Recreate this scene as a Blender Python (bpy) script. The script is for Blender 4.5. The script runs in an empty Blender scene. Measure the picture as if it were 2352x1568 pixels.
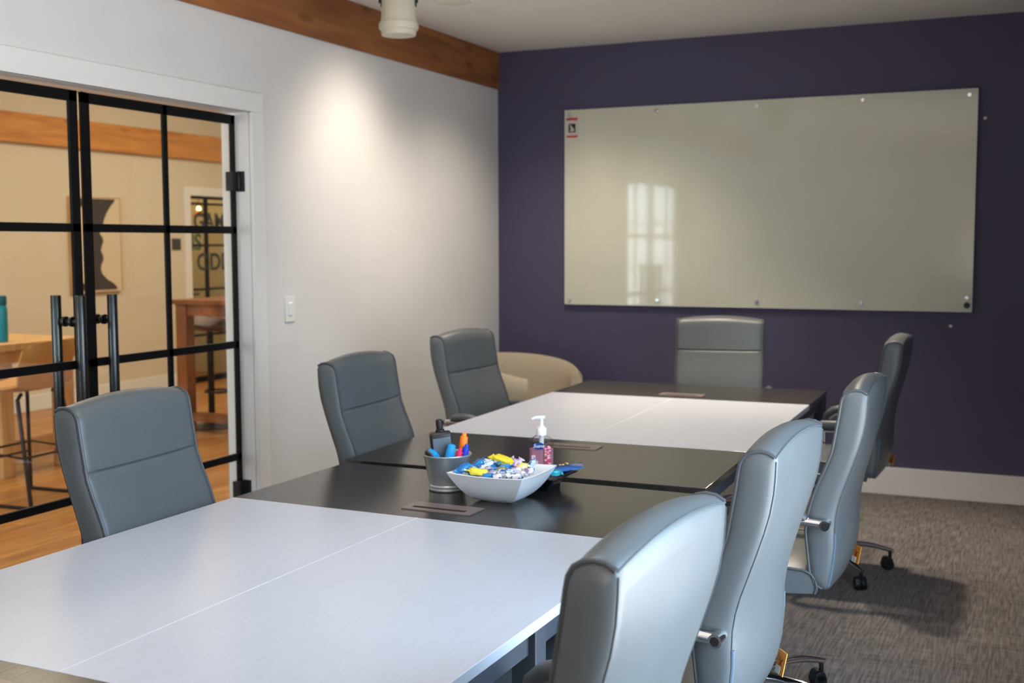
import bpy, bmesh, math, random
from mathutils import Vector, Matrix, Euler
random.seed(7)
C = bpy.context.scene.collection
PI = math.pi
R = math.radians

# ------------------------------------------------------------------ mesh helpers
class MB:
    def __init__(self):
        self.v = []; self.f = []; self.m = []; self.mi = 0
    def add(self, vs, fs):
        o = len(self.v)
        self.v += [tuple(p) for p in vs]
        for f in fs:
            self.f.append([i + o for i in f]); self.m.append(self.mi)
        return self
    def box(self, a, b, M=None):
        x0, y0, z0 = a; x1, y1, z1 = b
        vs = [(x0,y0,z0),(x1,y0,z0),(x1,y1,z0),(x0,y1,z0),(x0,y0,z1),(x1,y0,z1),(x1,y1,z1),(x0,y1,z1)]
        if M: vs = [M @ Vector(p) for p in vs]
        return self.add(vs, [(0,3,2,1),(4,5,6,7),(0,1,5,4),(1,2,6,5),(2,3,7,6),(3,0,4,7)])
    def tube(self, pts, r, n=10, closed=False, sx=1.0, sz=1.0, caps=True):
        pts = [Vector(p) for p in pts]; N = len(pts)
        rs = r if isinstance(r, (list, tuple)) else [r]*N
        rings = []; prev = None
        for i, p in enumerate(pts):
            if closed: t = pts[(i+1) % N] - pts[i-1]
            else: t = pts[min(i+1, N-1)] - pts[max(i-1, 0)]
            t.normalize()
            if prev is None:
                u = t.cross(Vector((0,0,1)))
                if u.length < 1e-3: u = t.cross(Vector((0,1,0)))
                u.normalize()
            else:
                u = prev - t*prev.dot(t)
                if u.length < 1e-6: u = t.orthogonal()
                u.normalize()
            prev = u
            w = t.cross(u)
            rings.append([p + (u*math.cos(2*PI*k/n)*sx + w*math.sin(2*PI*k/n)*sz)*rs[i] for k in range(n)])
        vs = [q for g in rings for q in g]; fs = []
        for i in range(N if closed else N-1):
            j = (i+1) % N
            for k in range(n):
                l = (k+1) % n
                fs.append((i*n+k, i*n+l, j*n+l, j*n+k))
        if caps and not closed:
            fs.append(tuple(range(n-1, -1, -1))); fs.append(tuple((N-1)*n+k for k in range(n)))
        return self.add(vs, fs)
    def cyl(self, p0, p1, r0, r1=None, n=20):
        return self.tube([p0, p1], [r0, r0 if r1 is None else r1], n)
    def lathe(self, prof, c=(0,0,0), n=28, sx=1, sy=1):
        vs = []; fs = []
        for r, z in prof:
            for k in range(n):
                a = 2*PI*k/n
                vs.append((c[0]+r*math.cos(a)*sx, c[1]+r*math.sin(a)*sy, c[2]+z))
        for i in range(len(prof)-1):
            for k in range(n):
                l = (k+1) % n
                fs.append((i*n+k, i*n+l, (i+1)*n+l, (i+1)*n+k))
        if prof[0][0] > 1e-5: fs.append(tuple(range(n-1, -1, -1)))
        if prof[-1][0] > 1e-5: fs.append(tuple((len(prof)-1)*n+k for k in range(n)))
        return self.add(vs, fs)
    def loft(self, loops, cap=True):
        n = len(loops[0]); vs = [p for l in loops for p in l]; fs = []
        for i in range(len(loops)-1):
            for k in range(n):
                l = (k+1) % n
                fs.append((i*n+k, i*n+l, (i+1)*n+l, (i+1)*n+k))
        if cap:
            fs.append(tuple(range(n-1, -1, -1))); fs.append(tuple((len(loops)-1)*n+k for k in range(n)))
        return self.add(vs, fs)
    def prism(self, poly, h0, h1, axis='z'):
        n = len(poly)
        def P(a, b, h):
            return (a, b, h) if axis == 'z' else ((a, h, b) if axis == 'y' else (h, a, b))
        vs = [P(a, b, h0) for a, b in poly] + [P(a, b, h1) for a, b in poly]
        fs = [tuple(range(n-1, -1, -1)), tuple(range(n, 2*n))]
        for k in range(n):
            l = (k+1) % n; fs.append((k, l, n+l, n+k))
        return self.add(vs, fs)
    def build(self, name, mat, parent=None, bevel=0, angle=40, smooth=True, seg=2, loc=None, rot=None):
        me = bpy.data.meshes.new(name)
        me.from_pydata(self.v, [], self.f)
        mats = mat if isinstance(mat, (list, tuple)) else [mat]
        for m in mats: me.materials.append(m)
        if len(mats) > 1:
            for p, i in zip(me.polygons, self.m): p.material_index = i
        bm = bmesh.new(); bm.from_mesh(me)
        bmesh.ops.remove_doubles(bm, verts=bm.verts, dist=1e-6)
        bmesh.ops.recalc_face_normals(bm, faces=bm.faces)
        flat = []
        if bevel:
            fl = bm.faces.layers.int.new('flat')
            for fc in bm.faces:
                fc[fl] = not any(len(e.link_faces) == 2 and R(1) < e.calc_face_angle(0) < R(50) for e in fc.edges)
            es = [e for e in bm.edges if len(e.link_faces) == 2 and e.calc_face_angle(0) > R(50)]
            res = bmesh.ops.bevel(bm, geom=es, offset=bevel, segments=seg, profile=.5, affect='EDGES', clamp_overlap=True)
            new = set(res['faces']); bm.faces.index_update()
            flat = [fc.index for fc in bm.faces if fc[fl] and fc not in new]
        bm.to_mesh(me); bm.free()
        if smooth:
            for p in me.polygons: p.use_smooth = True
            me.set_sharp_from_angle(angle=R(angle))
            for k in flat: me.polygons[k].use_smooth = False
        o = bpy.data.objects.new(name, me); C.objects.link(o)
        if parent: o.parent = parent
        if loc: o.location = loc
        if rot: o.rotation_euler = rot
        return o

def tag(o, label=None, cat=None, group=None, kind=None):
    if label: o['label'] = label
    if cat: o['category'] = cat
    if group: o['group'] = group
    if kind: o['kind'] = kind
    return o

def thing(name, label, cat, loc=(0,0,0), rz=0, group=None):
    o = bpy.data.objects.new(name, None); C.objects.link(o)
    o.location = loc; o.rotation_euler = (0, 0, rz); o.empty_display_size = .1
    return tag(o, label, cat, group)

def struct(o, label, cat):
    return tag(o, label, cat, kind='structure')

def copy_tree(o, parent=None):
    c = o.copy(); C.objects.link(c)
    if parent:
        c.parent = parent; c.matrix_parent_inverse = o.matrix_parent_inverse.copy()
    for ch in [x for x in bpy.data.objects if x.parent == o]:
        copy_tree(ch, c)
    return c

def arc(c, r, a0, a1, n):
    return [(c[0]+r*math.cos(a0+(a1-a0)*i/(n-1)), c[1]+r*math.sin(a0+(a1-a0)*i/(n-1))) for i in range(n)]

def text_mesh(name, s, size, mat, parent, M, extrude=.0006, shear=0, align='CENTER', offset=0):
    cu = bpy.data.curves.new(name, 'FONT'); cu.body = s; cu.size = size; cu.extrude = extrude; cu.shear = shear
    cu.align_x = align; cu.align_y = 'CENTER'; cu.offset = offset
    to = bpy.data.objects.new(name + '_tmp', cu); C.objects.link(to)
    bpy.context.view_layer.update()
    dg = bpy.context.evaluated_depsgraph_get()
    me = bpy.data.meshes.new_from_object(to.evaluated_get(dg))
    bpy.data.objects.remove(to)
    me.transform(M)
    me.materials.clear(); me.materials.append(mat)
    o = bpy.data.objects.new(name, me); C.objects.link(o); o.parent = parent
    return o

# ------------------------------------------------------------------ materials
def nodes(name):
    m = bpy.data.materials.new(name); m.use_nodes = True
    nt = m.node_tree; b = nt.nodes['Principled BSDF']
    return m, nt, b
def lin(c):
    return tuple((x/255/12.92 if x/255 <= .04045 else ((x/255+.055)/1.055)**2.4) for x in c)
def mat(name, col, rough=.5, metal=0, bump=0, bscale=80, spec=.5, var=0, vscale=4, coat=0, trans=0, ior=1.45, stretch=(1,1,1), sheen=0, detail=4):
    m, nt, b = nodes(name)
    c = tuple(col)
    b.inputs['Roughness'].default_value = rough; b.inputs['Metallic'].default_value = metal
    b.inputs['Specular IOR Level'].default_value = spec; b.inputs['Coat Weight'].default_value = coat
    b.inputs['Transmission Weight'].default_value = trans; b.inputs['IOR'].default_value = ior
    b.inputs['Sheen Weight'].default_value = sheen
    tc = nt.nodes.new('ShaderNodeTexCoord'); mp = nt.nodes.new('ShaderNodeMapping')
    mp.inputs['Scale'].default_value = stretch
    nt.links.new(tc.outputs['Object'], mp.inputs['Vector'])
    n = nt.nodes.new('ShaderNodeTexNoise'); n.inputs['Scale'].default_value = vscale; n.inputs['Detail'].default_value = detail
    nt.links.new(mp.outputs[0], n.inputs['Vector'])
    cr = nt.nodes.new('ShaderNodeValToRGB')
    v = max(var, .015)
    cr.color_ramp.elements[0].position = .3; cr.color_ramp.elements[1].position = .7
    cr.color_ramp.elements[0].color = tuple(max(0, x*(1-v)) for x in c) + (1,)
    cr.color_ramp.elements[1].color = tuple(min(1, x*(1+v)) for x in c) + (1,)
    nt.links.new(n.outputs['Fac'], cr.inputs[0]); nt.links.new(cr.outputs[0], b.inputs['Base Color'])
    if bump:
        n2 = nt.nodes.new('ShaderNodeTexNoise'); n2.inputs['Scale'].default_value = bscale; n2.inputs['Detail'].default_value = 3
        nt.links.new(mp.outputs[0], n2.inputs['Vector'])
        bp = nt.nodes.new('ShaderNodeBump'); bp.inputs['Strength'].default_value = bump; bp.inputs['Distance'].default_value = .002
        nt.links.new(n2.outputs['Fac'], bp.inputs['Height']); nt.links.new(bp.outputs[0], b.inputs['Normal'])
    return m
def wood(name, c0, c1, rough=.45, stretch=(8, .6, 8), scale=2.2, bump=.1, knots=False, coat=0):
    m, nt, b = nodes(name)
    tc = nt.nodes.new('ShaderNodeTexCoord'); mp = nt.nodes.new('ShaderNodeMapping'); mp.inputs['Scale'].default_value = stretch
    nt.links.new(tc.outputs['Object'], mp.inputs['Vector'])
    n = nt.nodes.new('ShaderNodeTexNoise'); n.inputs['Scale'].default_value = scale; n.inputs['Detail'].default_value = 8; n.inputs['Distortion'].default_value = .6
    nt.links.new(mp.outputs[0], n.inputs['Vector'])
    cr = nt.nodes.new('ShaderNodeValToRGB'); cr.color_ramp.elements[0].position = .3; cr.color_ramp.elements[1].position = .72
    cr.color_ramp.elements[0].color = tuple(c0)+(1,); cr.color_ramp.elements[1].color = tuple(c1)+(1,)
    nt.links.new(n.outputs['Fac'], cr.inputs[0])
    out = cr.outputs[0]
    if knots:
        v = nt.nodes.new('ShaderNodeTexVoronoi'); v.inputs['Scale'].default_value = 1.0
        mp2 = nt.nodes.new('ShaderNodeMapping'); mp2.inputs['Scale'].default_value = (5, 2.3, 7)
        nt.links.new(tc.outputs['Object'], mp2.inputs['Vector']); nt.links.new(mp2.outputs[0], v.inputs['Vector'])
        r2 = nt.nodes.new('ShaderNodeValToRGB'); r2.color_ramp.elements[0].position = .04; r2.color_ramp.elements[1].position = .2
        r2.color_ramp.elements[0].color = (.45,.35,.3,1); r2.color_ramp.elements[1].color = (1,1,1,1)
        nt.links.new(v.outputs['Distance'], r2.inputs[0])
        mx = nt.nodes.new('ShaderNodeMix'); mx.data_type = 'RGBA'; mx.blend_type = 'MULTIPLY'; mx.inputs[0].default_value = 1
        nt.links.new(out, mx.inputs[6]); nt.links.new(r2.outputs[0], mx.inputs[7]); out = mx.outputs[2]
    nt.links.new(out, b.inputs['Base Color'])
    b.inputs['Roughness'].default_value = rough; b.inputs['Coat Weight'].default_value = coat
    bp = nt.nodes.new('ShaderNodeBump'); bp.inputs['Strength'].default_value = bump; bp.inputs['Distance'].default_value = .002
    nt.links.new(n.outputs['Fac'], bp.inputs['Height']); nt.links.new(bp.outputs[0], b.inputs['Normal'])
    return m
def planks(name, c0, c1, c2):
    m, nt, b = nodes(name)
    tc = nt.nodes.new('ShaderNodeTexCoord'); mp = nt.nodes.new('ShaderNodeMapping'); mp.inputs['Rotation'].default_value = (0, 0, R(90))
    nt.links.new(tc.outputs['Object'], mp.inputs['Vector'])
    br = nt.nodes.new('ShaderNodeTexBrick'); br.offset = .37; br.inputs['Scale'].default_value = 1
    br.inputs['Brick Width'].default_value = 1.3; br.inputs['Row Height'].default_value = .085; br.inputs['Mortar Size'].default_value = .0012
    br.inputs['Color1'].default_value = tuple(c0)+(1,); br.inputs['Color2'].default_value = tuple(c1)+(1,); br.inputs['Mortar'].default_value = tuple(c2)+(1,)
    nt.links.new(mp.outputs[0], br.inputs['Vector'])
    n = nt.nodes.new('ShaderNodeTexNoise'); n.inputs['Scale'].default_value = 3; n.inputs['Detail'].default_value = 7
    mp2 = nt.nodes.new('ShaderNodeMapping'); mp2.inputs['Scale'].default_value = (9, .8, 1)
    nt.links.new(tc.outputs['Object'], mp2.inputs['Vector']); nt.links.new(mp2.outputs[0], n.inputs['Vector'])
    r = nt.nodes.new('ShaderNodeValToRGB'); r.color_ramp.elements[0].color = (.62,.56,.5,1); r.color_ramp.elements[1].color = (1.15,1.12,1.1,1)
    r.color_ramp.elements[0].position = .3; r.color_ramp.elements[1].position = .7
    nt.links.new(n.outputs['Fac'], r.inputs[0])
    mx = nt.nodes.new('ShaderNodeMix'); mx.data_type = 'RGBA'; mx.blend_type = 'MULTIPLY'; mx.inputs[0].default_value = 1
    nt.links.new(br.outputs['Color'], mx.inputs[6]); nt.links.new(r.outputs[0], mx.inputs[7]); nt.links.new(mx.outputs[2], b.inputs['Base Color'])
    b.inputs['Roughness'].default_value = .38
    return m
def carpet():
    m, nt, b = nodes('carpet')
    tc = nt.nodes.new('ShaderNodeTexCoord')
    def nz(sc, scale, det):
        mp = nt.nodes.new('ShaderNodeMapping'); mp.inputs['Scale'].default_value = sc
        nt.links.new(tc.outputs['Object'], mp.inputs['Vector'])
        n = nt.nodes.new('ShaderNodeTexNoise'); n.inputs['Scale'].default_value = scale; n.inputs['Detail'].default_value = det
        nt.links.new(mp.outputs[0], n.inputs['Vector']); return n
    a = nz((120, 8, 1), 1, 3); c = nz((7, 170, 1), 1, 3); d = nz((1, 1, 1), 2.2, 2); e = nz((1,1,1), 260, 2)
    def mathn(op, x, y):
        n = nt.nodes.new('ShaderNodeMath'); n.operation = op
        for i, s in enumerate((x, y)):
            if isinstance(s, (int, float)): n.inputs[i].default_value = s
            else: nt.links.new(s, n.inputs[i])
        return n.outputs[0]
    s = mathn('ADD', mathn('MULTIPLY', a.outputs['Fac'], .44), mathn('MULTIPLY', c.outputs['Fac'], .34))
    s = mathn('ADD', s, mathn('MULTIPLY', d.outputs['Fac'], .08)); s = mathn('ADD', s, mathn('MULTIPLY', e.outputs['Fac'], .14))
    cr = nt.nodes.new('ShaderNodeValToRGB'); cr.color_ramp.elements[0].position = .40; cr.color_ramp.elements[1].position = .60
    cr.color_ramp.elements[0].color = lin((60,57,56))+(1,); cr.color_ramp.elements[1].color = lin((122,116,112))+(1,)
    nt.links.new(s, cr.inputs[0]); nt.links.new(cr.outputs[0], b.inputs['Base Color'])
    b.inputs['Roughness'].default_value = .95; b.inputs['Specular IOR Level'].default_value = .1; b.inputs['Sheen Weight'].default_value = .15
    bp = nt.nodes.new('ShaderNodeBump'); bp.inputs['Strength'].default_value = .6; bp.inputs['Distance'].default_value = .004
    nt.links.new(s, bp.inputs['Height']); nt.links.new(bp.outputs[0], b.inputs['Normal'])
    return m
def glass_pane(name, tint=(1,1,1), refl=1.0):
    m = bpy.data.materials.new(name); m.use_nodes = True; nt = m.node_tree; nt.nodes.clear()
    out = nt.nodes.new('ShaderNodeOutputMaterial'); t = nt.nodes.new('ShaderNodeBsdfTransparent'); g = nt.nodes.new('ShaderNodeBsdfGlossy')
    n = nt.nodes.new('ShaderNodeTexNoise'); n.inputs['Scale'].default_value = .4
    r = nt.nodes.new('ShaderNodeValToRGB'); r.color_ramp.elements[0].color = tuple(x*.985 for x in tint)+(1,); r.color_ramp.elements[1].color = tuple(tint)+(1,)
    nt.links.new(n.outputs['Fac'], r.inputs[0]); nt.links.new(r.outputs[0], t.inputs[0])
    g.inputs['Roughness'].default_value = .02
    lw = nt.nodes.new('ShaderNodeLayerWeight'); lw.inputs['Blend'].default_value = .5
    pw = nt.nodes.new('ShaderNodeMath'); pw.operation = 'POWER'; pw.inputs[1].default_value = 5
    nt.links.new(lw.outputs['Facing'], pw.inputs[0])
    mu = nt.nodes.new('ShaderNodeMath'); mu.operation = 'MULTIPLY_ADD'; mu.inputs[1].default_value = .9*refl; mu.inputs[2].default_value = .04*refl
    nt.links.new(pw.outputs[0], mu.inputs[0])
    mx = nt.nodes.new('ShaderNodeMixShader'); nt.links.new(mu.outputs[0], mx.inputs[0]); nt.links.new(t.outputs[0], mx.inputs[1]); nt.links.new(g.outputs[0], mx.inputs[2])
    nt.links.new(mx.outputs[0], out.inputs[0])
    return m
def emit(name, col, s):
    m = bpy.data.materials.new(name); m.use_nodes = True; nt = m.node_tree; nt.nodes.clear()
    out = nt.nodes.new('ShaderNodeOutputMaterial'); e = nt.nodes.new('ShaderNodeEmission')
    e.inputs[0].default_value = tuple(col)+(1,); e.inputs[1].default_value = s
    nt.links.new(e.outputs[0], out.inputs[0]); return m

M = {}
M['wall'] = mat('painted wall', lin((217,217,216)), .85, bump=.12, bscale=220)
M['navy'] = mat('navy paint', lin((82,77,102)), .6, bump=.12, bscale=220, spec=.35)
M['ceil'] = mat('ceiling paint', lin((240,236,230)), .9, bump=.08, bscale=150)
M['trim'] = mat('white trim paint', lin((228,228,226)), .45)
M['carpet'] = carpet()
M['hallwall'] = mat('hall wall paint', lin((212,202,182)), .85, bump=.1, bscale=200)
M['planks'] = planks('hall oak planks', lin((188,136,76)), lin((168,116,60)), lin((110,74,40)))
M['beam'] = wood('timber beam', lin((118,70,36)), lin((166,106,58)), .6, (7, .9, 7), 1.6, .15, knots=True)
M['beamhall'] = wood('hall timber beam', lin((176,112,52)), lin((214,150,78)), .6, (7, .9, 7), 1.6, .15, knots=True)
M['leather'] = mat('grey leather', lin((88,93,95)), .32, bump=.18, bscale=420, spec=.5, var=.04, vscale=9)
M['piping'] = mat('grey piping', lin((70,74,78)), .38, spec=.5)
M['seam'] = mat('stitched seam', lin((74,80,84)), .8, spec=.2)
M['chrome'] = mat('chrome', (.72,.72,.74), .12, 1)
M['black'] = mat('black plastic', lin((24,24,27)), .42, bump=.05)
M['blackmetal'] = mat('black door metal', lin((11,10,12)), .5, .0, spec=.25)
M['steel'] = mat('dark brushed steel', lin((74,76,77)), .3, 1, bump=.05, stretch=(40,40,1), bscale=20)
M['tablewhite'] = mat('white wood laminate', lin((182,187,198)), .26, bump=.10, bscale=6, stretch=(42,2.2,1), var=.025, vscale=5, spec=.5)
M['tableblack'] = mat('black wood laminate', lin((40,37,35)), .2, bump=.12, bscale=6, stretch=(46,2.2,1), var=.16, vscale=5, spec=.85)
M['tableframe'] = mat('graphite table frame', lin((58,64,74)), .5, .1)
M['edgewhite'] = mat('white edge band', lin((236,238,238)), .4)
M['seamwhite'] = mat('light seam', lin((216,219,226)), .4)
M['bronze'] = mat('bronze grommet', lin((132,118,112)), .32, .45)
M['slot'] = mat('grommet slot', lin((18,16,16)), .6)
M['board'] = mat('back painted glass', lin((208,208,188)), .06, spec=.6, coat=.2)
M['boardedge'] = mat('glass edge', lin((205,212,205)), .2)
M['fabric'] = mat('oatmeal fabric', lin((190,178,154)), .95, bump=.5, bscale=330, spec=.15, var=.06, vscale=60)
M['bowl'] = mat('white melamine', lin((226,229,233)), .25, spec=.5)
M['tin'] = mat('galvanised tin', lin((172,180,186)), .34, .55, bump=.08, bscale=30, var=.06, vscale=12)
M['lampwhite'] = mat('cream lamp enamel', lin((206,200,180)), .5)
M['lens'] = emit('lamp lens', (1,.82,.6), 4)
M['teal'] = mat('teal bottle', lin((0,128,156)), .25, spec=.6)
M['tealdark'] = mat('dark teal lid', lin((0,84,104)), .4)
M['tan'] = mat('tan leather', lin((184,134,76)), .5, bump=.15, bscale=200, var=.06, vscale=6)
M['lightwood'] = wood('pale oak', lin((176,134,84)), lin((212,172,118)), .5, (6,6,1), 2.5)
M['redwood'] = wood('red brown wood', lin((104,62,34)), lin((150,94,54)), .4, (4,4,1), 2.5)
M['stoolwood'] = mat('dark stool wood', lin((96,62,44)), .45)
M['darksled'] = mat('dark stool metal', lin((46,42,42)), .45, .5)
M['canvas'] = mat('cream canvas', lin((214,198,170)), .9, bump=.2, bscale=300)
M['canvasdark'] = mat('charcoal paint', lin((70,64,62)), .9)
M['plate'] = mat('dark plate', lin((60,56,52)), .5)
M['pane'] = glass_pane('door glass', (.97,.985,.965))
M['winpane'] = glass_pane('window glass', (.98,.99,1), .6)
M['hallpane'] = glass_pane('hall door glass', (.9,.91,.85), .5)
M['letters'] = mat('vinyl letters', lin((58,60,56)), .7)
M['lettersgreen'] = mat('green vinyl letters', lin((58,92,70)), .7)
M['olive'] = mat('dim room wall', lin((214,204,170)), .9)
M['copper'] = mat('copper shade', lin((196,112,56)), .35, .8)
M['bulb'] = emit('filament bulb', (1,.62,.25), 14)

# ------------------------------------------------------------------ room shell
ZC = 2.693; ZH = 3.35; YB = -7.5; XR = 3.52; HX = -4.8; HY0 = -8.0; HY1 = 3.7; WT = .14
DY1 = -2.636; DY0 = -4.522; DZ = 2.049

def wall_y(name, x0, x1, y0, y1, z0, z1, holes, m, label):
    """wall slab in a plane X=const with rectangular holes (ya, yb, za, zb), sorted by y"""
    b = MB(); y = y0
    for ya, yb, za, zb in holes:
        b.box((x0, y, z0), (x1, ya, z1))
        if za > z0: b.box((x0, ya, z0), (x1, yb, za))
        if zb < z1: b.box((x0, ya, zb), (x1, yb, z1))
        y = yb
    b.box((x0, y, z0), (x1, y1, z1))
    return struct(b.build(name, m, smooth=False), label, 'wall')

struct(MB().box((0, YB, -.1), (XR, 0, 0)).build('floor', M['carpet'], smooth=False), 'grey brown streaked carpet floor of the meeting room', 'floor')
struct(MB().box((HX-1.9, HY0, -.1), (0, HY1, 0)).build('floor_hall', M['planks'], smooth=False), 'oak plank floor of the hall beyond the glass doors', 'floor')
struct(MB().box((0, YB, ZC), (XR, 0, ZC+.1)).build('ceiling', M['ceil'], smooth=False), 'pale ceiling of the meeting room', 'ceiling')
struct(MB().box((HX-1.9, HY0, ZH), (-.02, HY1, ZH+.1)).build('ceiling_hall', M['ceil'], smooth=False), 'pale ceiling of the hall beyond the glass doors', 'ceiling')
# two-sided left wall: room face and hall face are separate paints
wall_y('wall_left', -.02, 0, YB-.5, .5, 0, ZC, [(DY0, DY1, 0, DZ)], M['wall'], 'pale grey white wall with the glass double doors')
wall_y('wall_hall_right', -WT, -.02, HY0, HY1, 0, ZH, [(DY0, DY1, 0, DZ)], M['hallwall'], 'hall side of the wall that holds the glass doors')
struct(MB().box((0, 0, 0), (XR, .1, ZC)).build('wall_far', M['navy'], smooth=False), 'dark navy purple wall behind the glass board', 'wall')
struct(MB().box((0, YB-.1, 0), (XR, YB, ZC)).build('wall_near', M['wall'], smooth=False), 'pale wall behind the viewer', 'wall')
WIN = [(-5.85, -3.95, .30, 2.12)]
wall_y('wall_right', XR, XR+.12, YB, .1, 0, ZC, WIN, M['navy'], 'navy wall with the large daylight window')
HD0, HD1, HDZ = 2.683, 3.49, 1.965
wall_y('wall_hall_far', HX-.12, HX, HY0, HY1, 0, ZH, [(HD0, HD1, 0, HDZ)], M['hallwall'], 'warm tan hall wall holding the picture')
struct(MB().box((HX-1.9, HY1, 0), (0, HY1+.1, ZH)).build('wall_hall_end', M['hallwall'], smooth=False), 'end wall of the hall past the lettered door', 'wall')
b = MB()
HW0, HW1 = -2.5, -.55
b.box((HX-1.9, HY0-.1, 0), (HW0, HY0, ZH)); b.box((HW1, HY0-.1, 0), (0, HY0, ZH)); b.box((HW0, HY0-.1, 0), (HW1, HY0, .55)); b.box((HW0, HY0-.1, 2.3), (HW1, HY0, ZH))
struct(b.build('wall_hall_near', M['hallwall'], smooth=False), 'hall end wall with a daylight window', 'wall')
struct(MB().box((HX-1.9, HY0, 0), (HX-1.8, HY1, ZH)).build('wall_side_room', M['olive'], smooth=False), 'dim wall of the room behind the lettered door', 'wall')
struct(MB().box((HX-1.8, 1.6, 0), (HX-.12, 1.7, ZH)).build('wall_side_room_left', M['olive'], smooth=False), 'side wall of the dim room behind the lettered door', 'wall')

# baseboards
BBZ = .161
def bboard(name, a, c, label):
    b = MB().box(a, c)
    return struct(b.build(name, M['trim'], bevel=.004), label, 'baseboard')
bboard('baseboard_far', (0, -.016, 0), (XR, 0, BBZ), 'tall white baseboard along the navy wall')
bboard('baseboard_left', (0, DY1+.089, 0), (.016, -.016, BBZ), 'white baseboard along the wall beside the glass doors')
bboard('baseboard_hall', (HX, HY0, 0), (HX+.016, HD0-.11, .14), 'white baseboard under the picture in the hall')
bboard('baseboard_right', (XR-.016, YB, 0), (XR, -.016, BBZ), 'white baseboard under the daylight window')

# casing, jamb
CW = .089
def casing(name, xa, xb, y0, y1, zt, label, w=CW):
    b = MB()
    b.box((xa, y1, 0), (xb, y1+w, zt)); b.box((xa, y0-w, 0), (xb, y0, zt)); b.box((xa, y0-w, zt), (xb, y1+w, zt+w))
    return struct(b.build(name, M['trim'], bevel=.003), label, 'door casing')
casing('trim_1', 0, .018, DY0, DY1, DZ, 'wide white casing around the glass double doors')
b = MB()
b.box((-WT-.012, DY1-.001, 0), (.0, DY1+.02, DZ)); b.box((-WT-.012, DY0-.02, 0), (.0, DY0+.001, DZ)); b.box((-WT-.012, DY0, DZ-.001), (0, DY1, DZ+.02))
struct(b.build('trim_2', M['trim'], smooth=False), 'white jamb lining the glass door opening', 'door jamb')
casing('trim_3', HX, HX+.02, HD0, HD1, HDZ, 'cream casing around the lettered hall door', .09)
# beams
struct(MB().box((-.005, YB, 2.456), (.014, 0, ZC)).build('beam', M['beam'], bevel=.003), 'exposed orange brown timber beam along the top of the white wall', 'beam')
struct(MB().box((HX, HY0, 2.335), (HX+.05, HY1, 2.59)).build('beam_hall', M['beamhall'], bevel=.004), 'orange timber beam across the hall wall above the picture', 'beam')

# windows
def window(name, x0, x1, y0, y1, z0, z1, axis, label, cols, rows):
    root = thing(name, label, 'window'); root['kind'] = 'structure'
    b = MB(); t = .055
    def bx(u0, u1, za, zb, pad=0):
        if axis == 'x': b.box((x0-pad, u0, za), (x1+pad, u1, zb))
        else: b.box((u0, x0-pad, za), (u1, x1+pad, zb))
    bx(y0, y0+t, z0, z1); bx(y1-t, y1, z0, z1); bx(y0, y1, z0, z0+t); bx(y0, y1, z1-t, z1)
    for i in range(1, cols):
        u = y0 + (y1-y0)*i/cols; bx(u-.03, u+.03, z0, z1)
    for i in range(1, rows):
        z = z0 + (z1-z0)*i/rows; bx(y0, y1, z-.014, z+.014)
    b.build('window_frame', M['blackmetal'] if axis == 'y' else M['trim'], root)
    p = MB(); xm = (x0+x1)/2
    if axis == 'x': p.box((xm-.003, y0+t, z0+t), (xm+.003, y1-t, z1-t))
    else: p.box((y0+t, xm-.003, z0+t), (y1-t, xm+.003, z1-t))
    p.build('pane', M['winpane'], root, smooth=False)
    return root
window('window_1', XR+.03, XR+.09, -5.85, -3.95, .30, 2.12, 'x', 'large daylight window at the right of the meeting room', 3, 3)
window('window_2', HY0-.08, HY0-.03, HW0, HW1, .55, 2.3, 'y', 'daylight window at the end of the hall', 2, 3)

# ------------------------------------------------------------------ glass double doors
def door_leaf(name, y0, y1, mull, label, stile_l, stile_r, hinge_y, handle_y):
    root = thing(name, label, 'door', (-.077, 0, 0)); root['kind'] = 'structure'
    z0, z1 = .012, 2.035; t = .0065
    b = MB()
    b.box((-t, y0, z0), (t, y0+stile_l, z1)); b.box((-t, y1-stile_r, z0), (t, y1, z1))
    b.box((-t, y0, z1-.04), (t, y1, z1)); b.box((-t, y0, z0), (t, y1, z0+.05))
    b.box((-t, mull-.0135, z0), (t, mull+.0135, z1))
    for z in (1.521, 1.0, .482):
        b.box((-t, y0, z-.0165), (t, y1, z+.0165))
    b.build('door_frame', M['blackmetal'], root, bevel=.0015)
    MB().box((-.004, y0+.01, z0+.01), (.004, y1-.01, z1-.01)).build('glass_pane', M['pane'], root, smooth=False)
    h = MB()
    for sx in (-1, 1):
        h.tube([(sx*.062, handle_y, .66), (sx*.062, handle_y, 1.266)], .0195, 24)
    ho = h.build('pull_handle', M['steel'], root, bevel=.002)
    st = MB()
    for z in (1.167, .76):
        st.tube([(-.062, handle_y, z), (.062, handle_y, z)], .0085, 14)
        for sx in (-1, 1): st.lathe([(.009,0),(.021,0),(.021,.012),(.009,.012)], n=20)
    st = MB()
    for z in (1.167, .76):
        st.tube([(-.062, handle_y, z), (.062, handle_y, z)], .0085, 14)
        for sx in (-1, 1):
            st.tube([(sx*.012, handle_y, z), (sx*.024, handle_y, z)], .020, 20)
    st.build('standoff', M['steel'], ho, bevel=.001)
    sg = 1 if hinge_y > (y0+y1)/2 else -1
    for z in (1.74, .325):
        g = MB(); g.box((-.02, hinge_y-sg*.05, z-.043), (.02, hinge_y-sg*.004, z+.043))
        g.tube([(.018, hinge_y-sg*.004, z-.038), (.018, hinge_y-sg*.004, z+.038)], .008, 10)
        g.box((.006, hinge_y-sg*.006, z-.046), (.05, hinge_y+sg*.0045, z+.046))
        g.build('hinge', M['black'], root, bevel=.002)
    return root
door_leaf('door_1', DY0+.008, -3.589, -4.05, 'black framed glass door leaf cut by the picture edge', .03, .042, DY0, -3.662)
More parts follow.
